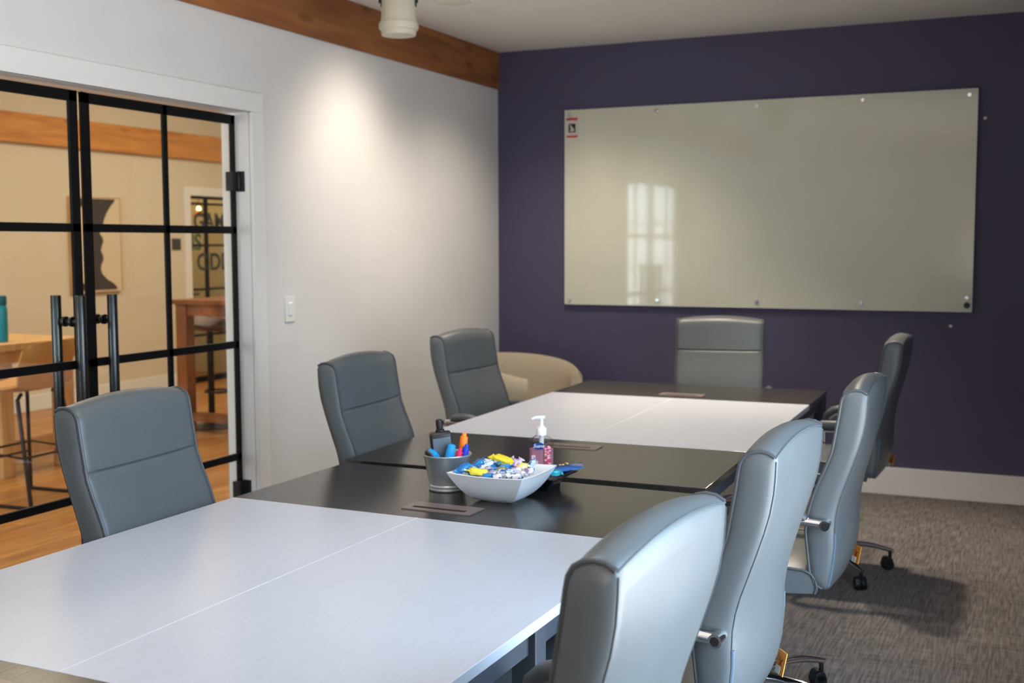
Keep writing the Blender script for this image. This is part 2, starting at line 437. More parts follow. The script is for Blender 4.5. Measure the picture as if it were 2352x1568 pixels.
door_leaf('door_2', -3.569, DY1-.009, -3.104, 'black framed glass door leaf hinged beside the light switch wall', .042, .028, DY1, -3.498)

# ------------------------------------------------------------------ hall door with lettering
hd = thing('door_3', 'glass hall door with large dark lettering behind the bar table', 'door', (HX-.05, 0, 0)); hd['kind'] = 'structure'
b = MB()
b.box((-.02, HD0, 0), (.02, HD0+.035, HDZ)); b.box((-.02, HD1-.035, 0), (.02, HD1, HDZ)); b.box((-.02, HD0, HDZ-.03), (.02, HD1, HDZ)); b.box((-.02, HD0, 0), (.02, HD1, .06))
for y in (3.0, 3.34): b.box((-.02, y-.012, 0), (.02, y+.012, HDZ))
for z in (1.885, 1.45, .985, .5): b.box((-.02, HD0, z-.012), (.02, HD1, z+.012))
b.build('door_frame', M['blackmetal'], hd)
MB().box((-.004, HD0+.01, .02), (.004, HD1-.01, HDZ-.01)).build('glass_pane', M['hallpane'], hd, smooth=False)
MT = lambda y, z: Matrix.Translation((.008, y, z)) @ Euler((R(90), 0, R(90))).to_matrix().to_4x4()
text_mesh('lettering', 'GAME', .24, M['letters'], hd, MT(2.79, 1.695), .002, align='LEFT', offset=.006)
text_mesh('lettering', 'IS', .24, M['lettersgreen'], hd, MT(2.74, 1.475), .002, align='LEFT', offset=.006)
text_mesh('lettering', 'ODD', .25, M['letters'], hd, MT(2.83, 1.265), .002, align='LEFT', offset=.006)
MB().tube([(.02, 2.72, .94), (.05, 2.72, .94), (.05, 2.80, .94)], .01, 8).build('door_handle', M['black'], hd)
pl = thing('pendant_lamp', 'small copper pendant lamp glowing behind the lettered hall door', 'lamp', (-5.2, 3.315, 0))
MB().tube([(0,0,1.875),(0,0,ZH)], .004, 8).build('cord', M['black'], pl)
MB().lathe([(.070,1.762),(.072,1.763),(.045,1.80),(.022,1.832),(.018,1.836),(.042,1.80),(.068,1.764)], n=24).build('lamp_shade', M['copper'], pl)
MB().lathe([(.001,1.826),(.018,1.832),(.024,1.848),(.018,1.864),(.008,1.876)], n=16).build('bulb', M['bulb'], pl)

# picture, plate
pc = thing('picture', 'tall framed canvas with a dark baluster shape on cream in the hall', 'picture', (HX+.002, 1.335, 1.46))
MB().box((0, -.31, -.435), (.03, .31, .435)).build('canvas', M['canvas'], pc)
prof = [(.245,.425),(.24,.405),(.19,.36),(.14,.30),(.10,.23),(.085,.18),(.05,.13),(.042,.10),(.075,.065),(.085,.03),(.06,-.02),(.05,-.06),(.075,-.10),(.08,-.14),(.05,-.19),(.042,-.23),(.06,-.275),(.12,-.325),(.20,-.365),(.245,-.40),(.25,-.425)]
poly = [(-w, z) for w, z in prof] + [(w, z) for w, z in reversed(prof)]
b = MB()
for i in range(len(prof)-1):
    (w0, z0), (w1, z1) = prof[i], prof[i+1]
    b.add([(.0315,-w0,z0),(.0315,w0,z0),(.0315,w1,z1),(.0315,-w1,z1)], [(0,1,2,3)])
b.build('painted_shape', M['canvasdark'], pc, smooth=False)
b = MB(); t = .012
b.box((0,-.316,-.441),(.035,-.31,.441)); b.box((0,.31,-.441),(.035,.316,.441)); b.box((0,-.31,.435),(.035,.31,.441)); b.box((0,-.31,-.441),(.035,.31,-.435))
b.build('picture_frame', M['lightwood'], pc)
sp = MB().box((HX, 2.40, 1.405), (HX+.012, 2.525, 1.52)); sp.mi = 1
for k in range(3): sp.box((HX+.012, 2.415, 1.425+k*.03), (HX+.014, 2.51, 1.437+k*.03))
tag(sp.build('wall_sign', [M['plate'], M['canvasdark']], bevel=.002), 'small square dark sign on the hall wall beside the lettered door', 'sign')

# ------------------------------------------------------------------ hall furniture
t = thing('counter_table', 'pale oak counter table beyond the left glass door', 'table', (0,0,0))
TX0, TX1, TY0, TY1, TZ = -4.3, -2.5, -2.0, -1.12, .85
MB().box((TX0, TY0, TZ-.045), (TX1, TY1, TZ)).build('table_top', M['lightwood'], t, bevel=.004)
b = MB()
b.box((TX0+.1, TY0+.06, TZ-.13), (TX1-.05, TY0+.085, TZ-.045)); b.box((TX0+.1, TY1-.085, TZ-.13), (TX1-.05, TY1-.06, TZ-.045)); b.box((TX1-.085, TY0+.06, TZ-.13), (TX1-.06, TY1-.06, TZ-.045))
b.build('apron', M['lightwood'], t)
for x in (TX1-.13, TX0+.13):
    for y in (-1.72, TY1-.1):
        MB().box((x-.05, y-.05, 0), (x+.05, y+.05, TZ-.045)).build('leg', M['lightwood'], t, bevel=.004)
MB().box((TX1-.15, -1.67, .12), (TX1-.11, TY1-.15, .22)).build('stretcher', M['lightwood'], t, bevel=.003)

def swept_shell(mb, rows, thick):
    """rows: list of lists of points (open sheet); thickened by offset list"""
    n = len(rows[0]); m = len(rows)
    P = [[Vector(p) for p in r] for r in rows]
    N = []
    for i in range(m):
        nr = []
        for j in range(n):
            du = P[i][min(j+1,n-1)] - P[i][max(j-1,0)]; dv = P[min(i+1,m-1)][j] - P[max(i-1,0)][j]
            q = du.cross(dv); q.normalize(); nr.append(q)
        N.append(nr)
    vs = [P[i][j] + N[i][j]*thick/2 for i in range(m) for j in range(n)] + [P[i][j] - N[i][j]*thick/2 for i in range(m) for j in range(n)]
    o = m*n; fs = []
    for i in range(m-1):
        for j in range(n-1):
            a = i*n+j; fs.append((a, a+1, a+n+1, a+n)); fs.append((o+a, o+a+n, o+a+n+1, o+a+1))
    for i in range(m-1):
        a = i*n; fs.append((a, a+n, o+a+n, o+a)); a = i*n+n-1; fs.append((a, o+a, o+a+n, a+n))
    for j in range(n-1):
        a = j; fs.append((a, o+a, o+a+1, a+1)); a = (m-1)*n+j; fs.append((a, a+1, o+a+1, o+a))
    return mb.add(vs, fs)

# tan counter stool, local +x = facing (towards the table at -X) -> rz = pi
st = thing('counter_stool', 'tan leather stool with black sled legs at the pale oak counter table', 'stool', (-2.02, -2.12, 0), PI + R(4))
rows = []
for i in range(13):
    s = i/12
    # profile from front edge of seat back and up
    if s < .5:
        u = .22 - .40*(s/.5); z = .655 - .025*math.sin(PI*s/.5)
    else:
        q = (s-.5)/.5; u = -.18 - .055*q - .03*math.sin(PI*q*.5); z = .655 + .27*q - .03*(1-q)*q
    row = []
    hw = .215 - .02*abs(s-.5) - (.045 if s > .9 else 0)*(s-.9)/.1
    for j in range(11):
        w = (j/10*2-1); row.append((u + (.05*w*w if s > .45 else 0)*min(1, (s-.45)/.3 if s > .45 else 0), w*hw, z + .03*w*w*(1 if s < .5 else max(0, 1-(s-.5)*3)) - (.03*w**4 if s > .95 else 0)))
    rows.append(row)
swept_shell(MB(), rows, .014).build('seat_shell', M['tan'], st)
b = MB()
for s in (-1, 1):
    y = s*.225
    b.tube([(.10, s*.12, .625), (.12, s*.17, .60), (.17, y, .02), (.16, y, .008), (-.24, y, .008), (-.25, y, .02), (-.13, s*.17, .60), (-.11, s*.12, .625)], .0115, 8)
b.tube([(.13,-.195,.30),(.13,.195,.30)], .007, 8); b.tube([(.15,-.205,.24),(.15,.205,.24)], .007, 8); b.tube([(-.19,-.20,.28),(-.19,.20,.28)], .007, 8)
b.tube([(.13,-.195,.30),(-.19,-.20,.28)], .006, 8); b.tube([(.13,.195,.30),(-.19,.20,.28)], .006, 8)
b.build('sled_base', M['darksled'], st)

bt = thing('water_bottle', 'teal water bottle standing on the pale oak counter table', 'bottle', (-2.66, -1.672, TZ))
MB().lathe([(.03,0),(.036,.004),(.038,.02),(.038,.20),(.036,.225),(.03,.235)], n=24).build('bottle_body', M['teal'], bt)
MB().lathe([(.034,.235),(.036,.24),(.036,.285),(.032,.292)], n=24).build('lid', M['tealdark'], bt)

rt_ = thing('bar_table', 'red brown wooden bar table with thick legs beyond the glass doors', 'table', (0,0,0))
X0, X1, Y0, Y1 = -2.83, -1.15, .09, 1.0
MB().box((X0, Y0, 1.0), (X1, Y1, 1.035)).build('table_top', M['redwood'], rt_, bevel=.004)
b = MB(); b.box((X0+.06, Y0+.03, .915), (X1-.06, Y0+.06, 1.0)); b.box((X0+.06, Y1-.06, .915), (X1-.06, Y1-.03, 1.0)); b.box((X0+.03, Y0+.06, .915), (X0+.06, Y1-.06, 1.0)); b.box((X1-.06, Y0+.06, .915), (X1-.03, Y1-.06, 1.0)); b.build('apron', M['redwood'], rt_)
for x in (X0+.075, X1-.075):
    for y in (Y0+.065, Y1-.065):
        MB().box((x-.05, y-.05, 0), (x+.05, y+.05, 1.0)).build('leg', M['redwood'], rt_, bevel=.004)
MB().box((X0+.12, Y0+.03, .095), (X1-.12, Y0+.09, .163)).build('foot_rail', M['redwood'], rt_, bevel=.003)

bs = thing('bar_stool', 'low backed wooden bar stool on a black pole under the bar table', 'stool', (-2.765, .46, 0), R(-25))
MB().lathe([(.20,0),(.205,.008),(.06,.028),(.03,.05)], n=32).build('base', M['darksled'], bs)
MB().cyl((0,0,.03),(0,0,.765), .026, n=16).build('pole', M['darksled'], bs)
ring = [(.12+.10*math.cos(2*PI*k/20), .10*math.sin(2*PI*k/20), .30) for k in range(20)]
MB().tube(ring, .009, 8, closed=True).tube([(0,0,.30),(.03,0,.30)], .012, 8).build('foot_ring', M['darksled'], bs)
rows = []
for i in range(9):
    s = i/8; row = []
    for j in range(13):
        w = j/12*2-1
        u = .17 - .36*s; z = .775 + .03*abs(w)**2 + (.10*max(0, s-.62)/.38*(1-.5*abs(w)) if s > .62 else 0) + .015*(1-s)
        row.append((u, w*(.20-.03*abs(s-.5)), z))
    rows.append(row)
swept_shell(MB(), rows, .03).build('seat', M['stoolwood'], bs)

# ------------------------------------------------------------------ light switch
ls = thing('light_switch', 'white rocker light switch on the wall right of the doors', 'light switch', (0, -2.352, 1.147))
MB().box((0, -.038, -.06), (.006, .038, .06)).build('switch_plate', M['trim'], ls, bevel=.002)
MB().prism([(.005,-.033),(.010,-.03),(.013,.03),(.005,.033)], -.016, .016, 'y').build('rocker', M['edgewhite'], ls, bevel=.001)

# ------------------------------------------------------------------ lamps
def spot_lamp(label, x, y, zb, top=ZC):
    t = thing('spot_lamp', label, 'lamp', (x, y, zb), 0, 'cream ceiling spot lamps')
    MB().lathe([(.060,.0),(.073,.002),(.076,.012),(.076,.022),(.083,.026),(.086,.034),(.086,.052),(.078,.062),(.075,.075),(.070,.20),(.066,.26),(.055,.27),(.02,.275),(.02,top-zb)], n=40).build('housing', M['lampwhite'], t, angle=35)
    MB().lathe([(.001,.006),(.060,.004)], n=32).build('lens', M['lens'], t)
    for s in (-1, 1):
        b = MB(); b.box((s*.074-.003, -.010, .125), (s*.074+.005, .010, .31)); b.tube([(s*.072,0,.15),(s*.085,0,.15)], .011, 12)
        b.build('yoke_arm', M['black'], t, bevel=.001)
    return t
spot_lamp('cream cylinder spot lamp hanging in front of the timber beam', .703, -2.5, 2.352).rotation_euler = (0, 0, R(24))
spot_lamp('cream spot lamp whose rim just dips in at the top edge', 1.2, -2.95, 2.370)

# ------------------------------------------------------------------ glass whiteboard
wb = thing('glass_board', 'large frosted glass writing board on the navy wall', 'whiteboard', (1.70, 0, 1.682))
bw, bh = 1.218, .613
b = MB().box((-bw, -.030, -bh), (bw, -.024, bh)); b.build('glass_panel', M['board'], wb, bevel=.001)
b = MB(); e = .004
b.box((-bw-.001, -.0305, bh-e), (bw+.001, -.0235, bh+.001)); b.box((-bw-.001, -.0305, -bh-.001), (bw+.001, -.0235, -bh+e)); b.box((-bw-.001, -.0305, -bh), (-bw+e, -.0235, bh)); b.box((bw-e, -.0305, -bh), (bw+.001, -.0235, bh))
b.build('polished_edge', M['boardedge'], wb, smooth=False)
for X, Z in [(.515,2.262),(1.088,2.263),(1.704,2.263),(2.309,2.263),(2.875,2.262),(.517,1.10),(1.10,1.105),(1.718,1.106),(2.325,1.108),(2.892,1.148)]:
    MB().tube([(X-1.70, -.002, Z-1.682), (X-1.70, -.042, Z-1.682)], .0125, 16).build('standoff_mount', M['chrome'], wb, bevel=.002)
stk = MB().box((.494-1.70, -.0325, 2.124-1.682), (.570-1.70, -.0312, 2.246-1.682)).build('sticker', mat('sticker paper', lin((214,204,198)), .6), wb, smooth=False)
tag(stk, 'white sticker with red bands and a black square symbol')
mred = mat('sticker red', lin((198,52,40)), .6)
for za, zb in ((2.231, 2.246), (2.124, 2.136)):
    MB().box((.494-1.70, -.0332, za-1.682), (.570-1.70, -.0324, zb-1.682)).build('red_band', mred, stk, smooth=False)
MB().box((.508-1.70, -.0332, 2.155-1.682), (.556-1.70, -.0324, 2.210-1.682)).build('black_square', mat('sticker black', lin((30,30,32)), .6), stk, smooth=False)
cx_, cz_ = .532-1.70, 2.182-1.682
b = MB()
b.prism([(cx_-.016,cz_+.02),(cx_-.010,cz_+.021),(cx_+.010,cz_-.002),(cx_+.017,cz_-.012),(cx_+.012,cz_-.020),(cx_-.014,cz_-.020),(cx_-.012,cz_-.012),(cx_-.006,cz_-.006)], -.0338, -.0330, 'y')
b.build('pointer_mark', stk.data.materials[0], stk, smooth=False)
tag(MB().tube([(2.892,-.030,1.106),(2.892,-.044,1.106)], .017, 20).build('magnet', M['black'], bevel=.002), 'small round black magnet at the lower right corner of the glass board', 'magnet')
tag(MB().lathe([(.009,0),(.007,.004),(.001,.005)], n=12).build('wall_anchor', M['trim'], loc=(2.956,0,2.134), rot=(R(90),0,0)), 'tiny white wall anchor beside the upper right edge of the glass board', 'wall anchor')
tag(MB().lathe([(.009,0),(.007,.004),(.001,.005)], n=12).build('wall_anchor', M['trim'], loc=(2.808,0,.987), rot=(R(90),0,0)), 'tiny white wall anchor below the glass board above the farthest right chair', 'wall anchor')

# ------------------------------------------------------------------ conference tables
def table(label, ox, oy, th, W, v0, v1, v2, v3, seam, ports, vm, ul):
    """local x across 0..W, local y along; dark v0..v1, white v1..v2, dark v2..v3"""
    t = thing('conference_table', label, 'table', (ox, oy, 0), th, 'two tone conference tables set end to end')
    H, T = .74, .022
    for a, c in ((v0, v1), (v2, v3)):
        MB().box((0, a, H-T), (W, c-.0006, H)).build('dark_top', M['tableblack'], t, bevel=.0015)
    for a, c in ((0, seam-.0002), (seam+.0002, W)):
        bb = MB().box((a, v1, H-T), (c, v2-.0006, H)); bb.build('white_top', M['tablewhite'], t, bevel=.0012)
    MB().box((seam-.0008, v1+.001, H-.002), (seam+.0008, v2-.001, H+.0002)).build('seam_strip', M['seamwhite'], t, smooth=False)
    b = MB(); z0, z1 = .668, H-T
    i = .018
    b.box((i, v0+.03, z0), (.04, v3-.03, z1)); b.box((W-.04, v0+.03, z0), (W-i, v3-.03, z1))
    for v in (v0+.012, v3-.036): b.box((i, v, z0), (W-i, v+.024, z1))
    b.box((seam-.02, v0+.03, z0), (seam+.02, v3-.03, z1))
    b.build('apron', M['tableframe'], t, bevel=.001)
    for v in (v0+.035, vm, v3-.035):
        for u in (ul, W-.30 if (ul > .05 and v < v1) else W-.0285):
            MB().box((u-.0255, v-.0255, 0), (u+.0255, v+.0255, z1)).build('leg', M['tableframe'], t, bevel=.002)
    for (pu, pv) in ports:
        w, d = .105, .044
        p = MB()
        p.box((pu-w, pv-d, H-.002), (pu+w, pv-d+.02, H+.003)); p.box((pu-w, pv+d-.05, H-.002), (pu+w, pv+d, H+.003))
        p.box((pu-w, pv-d+.02, H-.002), (pu-w+.02, pv+d-.05, H+.003)); p.box((pu+w-.028, pv-d+.02, H-.002), (pu+w, pv+d-.05, H+.003))
        po = p.build('cable_port', M['bronze'], t, bevel=.0008)
        s = MB().box((pu-w+.02, pv-d+.02, H+.0001), (pu+w-.028, pv+d-.05, H+.0008)); s.build('cable_slot', M['slot'], po, smooth=False)
    return t
table('conference table nearest the viewer with the candy bowl on its dark end', 1.2023, -4.3295, -.0091, 1.2221, -1.80, -1.2172, 0, .5814, .5998, [(.612, .115), (.612, -1.33)], -.6086, .0285)
table('conference table at the far end below the glass board', 1.1751, -3.7051, .0244, 1.2221, 0, .6402, 1.9143, 2.4505, .6, [(.612, .515), (.612, 2.03)], .84, .10)

# ------------------------------------------------------------------ office chairs
HWD = .225
FRONT = [(.478,.115),(.49,.136),(.522,.150),(.577,.157),(.639,.164),(.69,.159),(.724,.150),(.757,.140),(.788,.128),(.82,.114),(.85,.103),(.870,.096),(.879,.0935),(.8845,.0865),(.890,.0920),(.90,.0905),(.934,.085),(.97,.079),(1.003,.0745),(1.022,.071)]
TOP = [(1.036,.063),(1.044,.050),(1.048,.034),(1.046,.017),(1.038,.003)]
REAR = [(1.030,.0005),(1.0,.0015),(.966,.004),(.925,.011),(.885,.022),(.836,.038),(.787,.055),(.75,.068),(.717,.077),(.68,.083),(.647,.084),(.606,.083),(.56,.087),(.52,.092),(.487,.099)]
def lerp_tab(tab, z):
    for (a, x), (c, y) in zip(tab, tab[1:]):
        if min(a, c) <= z <= max(a, c): return x + (y-x)*(z-a)/(c-a)
    return tab[0][1]
def back_loop(w, bulge=True):
    q = w/HWD; s = max(0, 1-abs(q)**3); arch = .020*(1-q*q)
    pts = []
    for z, u in FRONT:
        k = min(1, (z-.46)/.08)
        if abs(z-.8845) < .008: u = u*min(1, s*3) + (.0955-(z-.872)*.22)*(1-min(1, s*3))
        pts.append((u + (.012*s*k if bulge else 0), w, z + arch*max(0, (z-.95)/.09)))
    for z, u in TOP: pts.append((u + .004*s, w, z + arch))
    for z, u in REAR:
        bz = .004 + .026*max(0, min(1, (.95-z)/.25))
        if z < .55: bz *= 1-.4*(.55-z)/.07
        pts.append((u - bz*max(0, 1-abs(q)**2.5), w, z + arch*max(0, (z-.95)/.09)))
    pts.append((.104, w, .478 - .022*s))
    return pts
chair0 = thing('office_chair', 'tmp', 'chair', group='grey leather office chairs around the tables')
# local: x = u (forward), y = w, z; origin on floor below the top rear seam
bk = MB()
def side_cap(s, k, off):
    lp = back_loop(s*HWD); out = []
    for (u, w, z) in lp:
        zz = max(.50, min(1.02, z)); uf = lerp_tab(FRONT, min(1.02, zz)); ur = lerp_tab([(1.03,.0005)]+REAR[1:], min(1.02, max(.488, zz)))
        uc = (uf+ur)/2; zc_ = max(.52, min(1.0, z))
        out.append((uc+(u-uc)*k, s*(HWD+off), zc_+(z-zc_)*k))
    return out
CAPS = ((.12,.0105),(.45,.010),(.72,.0075),(.90,.0035))
bk.loft([side_cap(-1, k, o_) for k, o_ in CAPS] + [back_loop(-HWD + 2*HWD*i/20) for i in range(21)] + [side_cap(1, k, o_) for k, o_ in reversed(CAPS)])
back = bk.build('backrest', M['leather'], chair0, angle=48)
for s in (-1, 1):
    pts = [(u, s*(HWD+.0005), z) for z, u in FRONT + TOP if abs(z-.8845) > .008]
    MB().tube(pts, .0048, 8).build('piping', M['piping'], back)
    MB().tube([(u-.0005, s*(HWD+.0002), z) for z, u in REAR], .0012, 6).build('seam', M['seam'], back)
pts = [(0.001, -HWD + 2*HWD*i/14, 1.037 + .020*(1-((-HWD+2*HWD*i/14)/HWD)**2)) for i in range(15)]
MB().tube(pts, .0012, 6).build('seam', M['seam'], back)
# zipper along the lower rear seam
zmat = mat('zipper tape', lin((82,98,114)), .7)
for s in (-1, 1):
    MB().tube([(u, s*(HWD-.002), z) for z, u in [(.64,.083),(.606,.083),(.56,.087),(.52,.092),(.487,.099)]], .0045, 8).build('zipper', zmat, back)
# seat
sh = .228
def seat_loop(w):
    q = abs(w)/sh; s = 1-q**3
    prof = [(.135,.462),(.130,.478),(.133,.500),(.145,.517),(.168,.527),(.24,.530),(.40,.532),(.54,.534),(.60,.528),(.632,.508),(.638,.485),(.625,.465),(.60,.458),(.40,.456),(.20,.456)]
    return [(u, w, z + (.012*s if z > .5 else 0)) for u, z in prof]
sb = MB().loft([seat_loop(-sh + 2*sh*i/12) for i in range(13)])
seat = sb.build('seat', M['leather'], chair0, angle=48)
for s in (-1, 1):
    MB().tube([(p[0], s*(sh+.0005), p[2]) for p in seat_loop(s*sh)[0:12]], .0045, 8).build('piping', M['piping'], seat)
# arms
for s in (-1, 1):
    w = s*.262
    F = lambda u: .10 + (u-.10)*.685
    DZA = .011
    path = [(.10, w, .660), (.18, w, .664), (.30, w, .668), (.40, w, .668), (.455, w, .660), (.495, w, .636), (.515, w, .60), (.515, w, .55), (.505, w, .50), (.48, s*.25, .455), (.45, s*.21, .442), (.41, s*.15, .440)]
    path = [(F(u), y, z + (DZA if z > .59 else 0)) for u, y, z in path]
    a = MB().tube(path, .0125, 12, sx=1.0, sz=1.0)
    a.tube([(.105, s*.222, .671), (.105, s*.276, .671)], .0145, 18)
    ar = a.build('armrest', M['chrome'], chair0, angle=60)
    tag(ar, 'chrome armrest loop with a padded grey sleeve')
    MB().tube([(.105, s*.2745, .671), (.105, s*.2766, .671)], .0095, 16).build('bolt_hole', M['slot'], ar)
    MB().tube([(F(u), w, z+DZA) for u, z in [(.185,.672),(.21,.681),(.30,.685),(.40,.683),(.455,.674),(.494,.650),(.512,.618)]], [.012,.019,.021,.021,.020,.019,.014], 14).build('arm_pad', M['piping'], ar)
# base
UC = .37
MB().cyl((UC,0,.12),(UC,0,.30), .026).cyl((UC,0,.30),(UC,0,.45), .015).build('gas_lift', M['black'], chair0)
b = MB(); b.box((UC-.12, -.09, .432), (UC+.12, .09, .460)); b.build('seat_plate', M['black'], chair0, bevel=.004)
b = MB()
b.lathe([(.036,.085),(.042,.09),(.042,.135),(.03,.142)], n=24)
base_ang = [R(72*k) for k in range(5)]
RB = .335
for a in base_ang:
    dx, dy = math.cos(a), math.sin(a)
    b.tube([(dx*r, dy*r, z) for r, z in ((.03,.118),(.10,.124),(.18,.122),(.25,.112),(.31,.096),(.345,.086))], [.024,.022,.02,.018,.016,.013], 10, sx=.95, sz=.62)
base = b.build('star_base', M['chrome'], chair0, angle=60, loc=(UC, 0, 0))
for k, a in enumerate(base_ang):
    cx, cy = math.cos(a)*RB, math.sin(a)*RB
    c = MB(); c.cyl((cx, cy, .045), (cx, cy, .088), .008, n=10)
    ca = a + R(70 + 25*k)
    ex, ey = math.cos(ca), math.sin(ca)
    ox, oy = -ey*.012, ex*.012
    for s in (-1, 1):
        c.tube([(cx+ox+ex*s*.004, cy+oy+ey*s*.004, .026), (cx+ox+ex*s*.024, cy+oy+ey*s*.024, .026)], [.026, .023], 18)
    c.tube([(cx+ox-ex*.024, cy+oy-ey*.024, .040), (cx+ox+ex*.024, cy+oy+ey*.024, .040)], .019, 14)
    c.build('caster', M['black'], base, bevel=.002)
tg = MB().box((-.001, -.026, -.035), (.001, .026, .035)); tgo = tg.build('warning_tag', mat('orange tag', lin((232,150,60)), .6), chair0, loc=(.074, -.172, .485), rot=(0, R(-12), R(38)))
tgo.scale = (1, .75, .78)
tag(tgo, 'small orange and white warning tag')
b = MB(); b.box((-.0016, -.026, -.035), (.0016, .004, -.012)); b.build('white_patch', mat('tag white', lin((240,236,226)), .6), tgo)
MB().box((-.0017,-.002,-.012),(.0017,.002,.016), Matrix.Rotation(R(40),4,'X')).box((-.0017,-.002,-.012),(.0017,.002,.016), Matrix.Rotation(R(-40),4,'X')).build('cross_mark', mat('tag mark', lin((150,40,24)), .6), tgo)

chairs = [  # x, y, theta(forward), label
 (2.809, -5.362, 3.085, 'nearest grey leather office chair seen from behind at the lower right'),
 (2.821, -4.491, 3.115, 'second grey office chair from the viewer on the window side of the tables'),
 (2.847, -3.440, 3.150, 'third grey office chair from the viewer on the window side, zipper showing'),
 (2.759, -1.767, 3.151, 'farthest grey office chair on the window side, its back in dark shade'),
 (1.010, -4.581, .064, 'grey office chair in front of the black framed glass doors'),
 (.993, -3.389, .072, 'grey office chair by the white wall just right of the light switch'),
 (.812, -2.192, -.061, 'grey office chair in front of the beige tub chair'),
 (1.693, -.783, -1.366, 'grey office chair at the head of the far table under the glass board'),
]
for i, (x, y, th, lb) in enumerate(chairs):
    o = chair0 if i == 0 else copy_tree(chair0)
    o.location = (x, y, 0); o.rotation_euler = (0, 0, th); o['label'] = lb
    for ch in o.children:
        if ch.name.startswith('armrest'):
            if i in (4, 5): ch.location.z = -.095
            if i == 5: ch.scale.x = .33; ch.location.x = .066
            if i == 6: ch.scale.x = .70; ch.location.x = .02
        if ch.name.startswith('star_base'): ch.rotation_euler = (0, 0, R([20, 0, -122, 133, 10, -73, 50, 15][i]))

# ------------------------------------------------------------------ tub chair
tc = thing('tub_chair', 'beige fabric tub chair in the corner by the navy wall', 'armchair', (.39, -.46, 0), R(-24))
rows_o = []
def tub_ring(zf, rad, inner):
    pts = []
    for k in range(25):
        a = R(38) + R(284)*k/24
        f = abs(a-PI)/R(142)     # 0 at back, 1 at arm tips
        top = .755 - .105*f**1.9
        z = .20 + (top-.20)*zf
        r = rad + .03*zf
        pts.append((r*math.cos(a)*1.02, r*math.sin(a)*1.06, z))
    return pts
n = 25
outer = [tub_ring(t_, .315, 0) for t_ in (0,.2,.4,.6,.8,.95)]
crown = [[((p[0]+q[0])/2, (p[1]+q[1])/2, p[2]+.012) for p, q in zip(tub_ring(1, .315, 0), tub_ring(1, .25, 1))]]
inner = [tub_ring(t_, .25, 1) for t_ in (.95,.8,.6,.4,.2,0)]
b = MB(); cols = outer + crown + inner; m_ = len(cols)
vs = [p for r_ in cols for p in r_]; fs = []
for i in range(m_-1):
    for k in range(n-1):
        fs.append((i*n+k, i*n+k+1, (i+1)*n+k+1, (i+1)*n+k))
for k in range(n-1): fs.append(((m_-1)*n+k, (m_-1)*n+k+1, k+1, k))
fs.append(tuple(i*n for i in range(m_))); fs.append(tuple(i*n+n-1 for i in range(m_-1, -1, -1)))
b.add(vs, fs); b.build('shell', M['fabric'], tc, angle=55)
MB().lathe([(.27,.20),(.285,.22),(.285,.40),(.27,.43),(.20,.445),(.01,.45)], c=(.02,0,0), n=32).build('seat_cushion', M['fabric'], tc)
for sx in (-1, 1):
    for sy in (-1, 1):
        MB().cyl((sx*.19, sy*.19, 0), (sx*.17, sy*.17, .21), .014, .02, n=12).build('leg', M['stoolwood'], tc)

# ------------------------------------------------------------------ things on the table
H = .7404
cup = thing('pen_bucket', 'small galvanised tin bucket holding markers beside the candy bowl', 'pen holder', (1.708, -3.99, H))
MB().lathe([(.050,0),(.053,.002),(.0535,.006),(.0515,.009),(.0535,.012),(.0535,.016),(.0515,.018),(.052,.022),(.0685,.100),(.0715,.102),(.0725,.1045),(.0715,.107),(.069,.106),(.0665,.100),(.050,.022),(.048,.012),(.001,.010)], n=48).build('bucket', M['tin'], cup, angle=50)

def on_cup(px, py): return (1.708+px, -3.99+py, H)
GC = 'pens and markers in the tin bucket'
def marker(label, base, tip, r, ccap, cbody, cap_len, nub=True, name='marker'):
    p0, p1 = Vector(base), Vector(tip); d = (p1-p0).normalized(); L = (p1-p0).length
    t = thing(name, label, name, p0, 0, GC)
    t.rotation_euler = d.to_track_quat('Z', 'Y').to_euler()
    MB().lathe([(r*.6,0),(r*.65,.002),(r*.92,L-cap_len)], n=18).build('barrel', cbody, t)
    pr = [(r*.95,L-cap_len),(r*1.05,L-cap_len+.001),(r,L-.012),(r*.96,L-.010)]
    pr += [(r*.62,L-.009),(r*.58,L-.002),(r*.45,L)] if nub else [(r*.9,L-.003),(r*.6,L)]
    MB().lathe(pr, n=18).build('cap', ccap, t)
    return t
mo = mat('orange plastic', lin((255,128,30)), .4); mc = mat('cyan plastic', lin((20,150,220)), .4); mp_ = mat('pink plastic', lin((222,44,92)), .4); mb_ = mat('royal blue plastic', lin((18,60,190)), .4)
md = mat('dark red barrel', lin((110,30,30)), .4)
marker('orange highlighter standing tallest among the markers in the bucket', on_cup(.030,.018)[:2]+(H+.016,), on_cup(.041,.034)[:2]+(H+.163,), .0115, mo, md, .045)
marker('cyan blue marker leaning on the front rim of the bucket', on_cup(.004,-.034)[:2]+(H+.014,), on_cup(.030,-.024)[:2]+(H+.138,), .0125, mc, mc, .055, False)
marker('pink capped marker between the cyan and royal blue ones', on_cup(.024,-.022)[:2]+(H+.014,), on_cup(.050,-.008)[:2]+(H+.126,), .0095, mp_, mp_, .035)
marker('royal blue marker at the right rim of the bucket', on_cup(.038,-.008)[:2]+(H+.014,), on_cup(.060,.012)[:2]+(H+.135,), .0095, mb_, mb_, .035)
# pencil
marker('yellow pencil at the left of the black spray bottle', on_cup(-.036,.020)[:2]+(H+.014,), on_cup(-.055,.016)[:2]+(H+.128,), .004, mat('yellow pencil', lin((220,180,70)), .5), mat('yellow pencil 2', lin((220,180,70)), .5), .02, name='pencil')
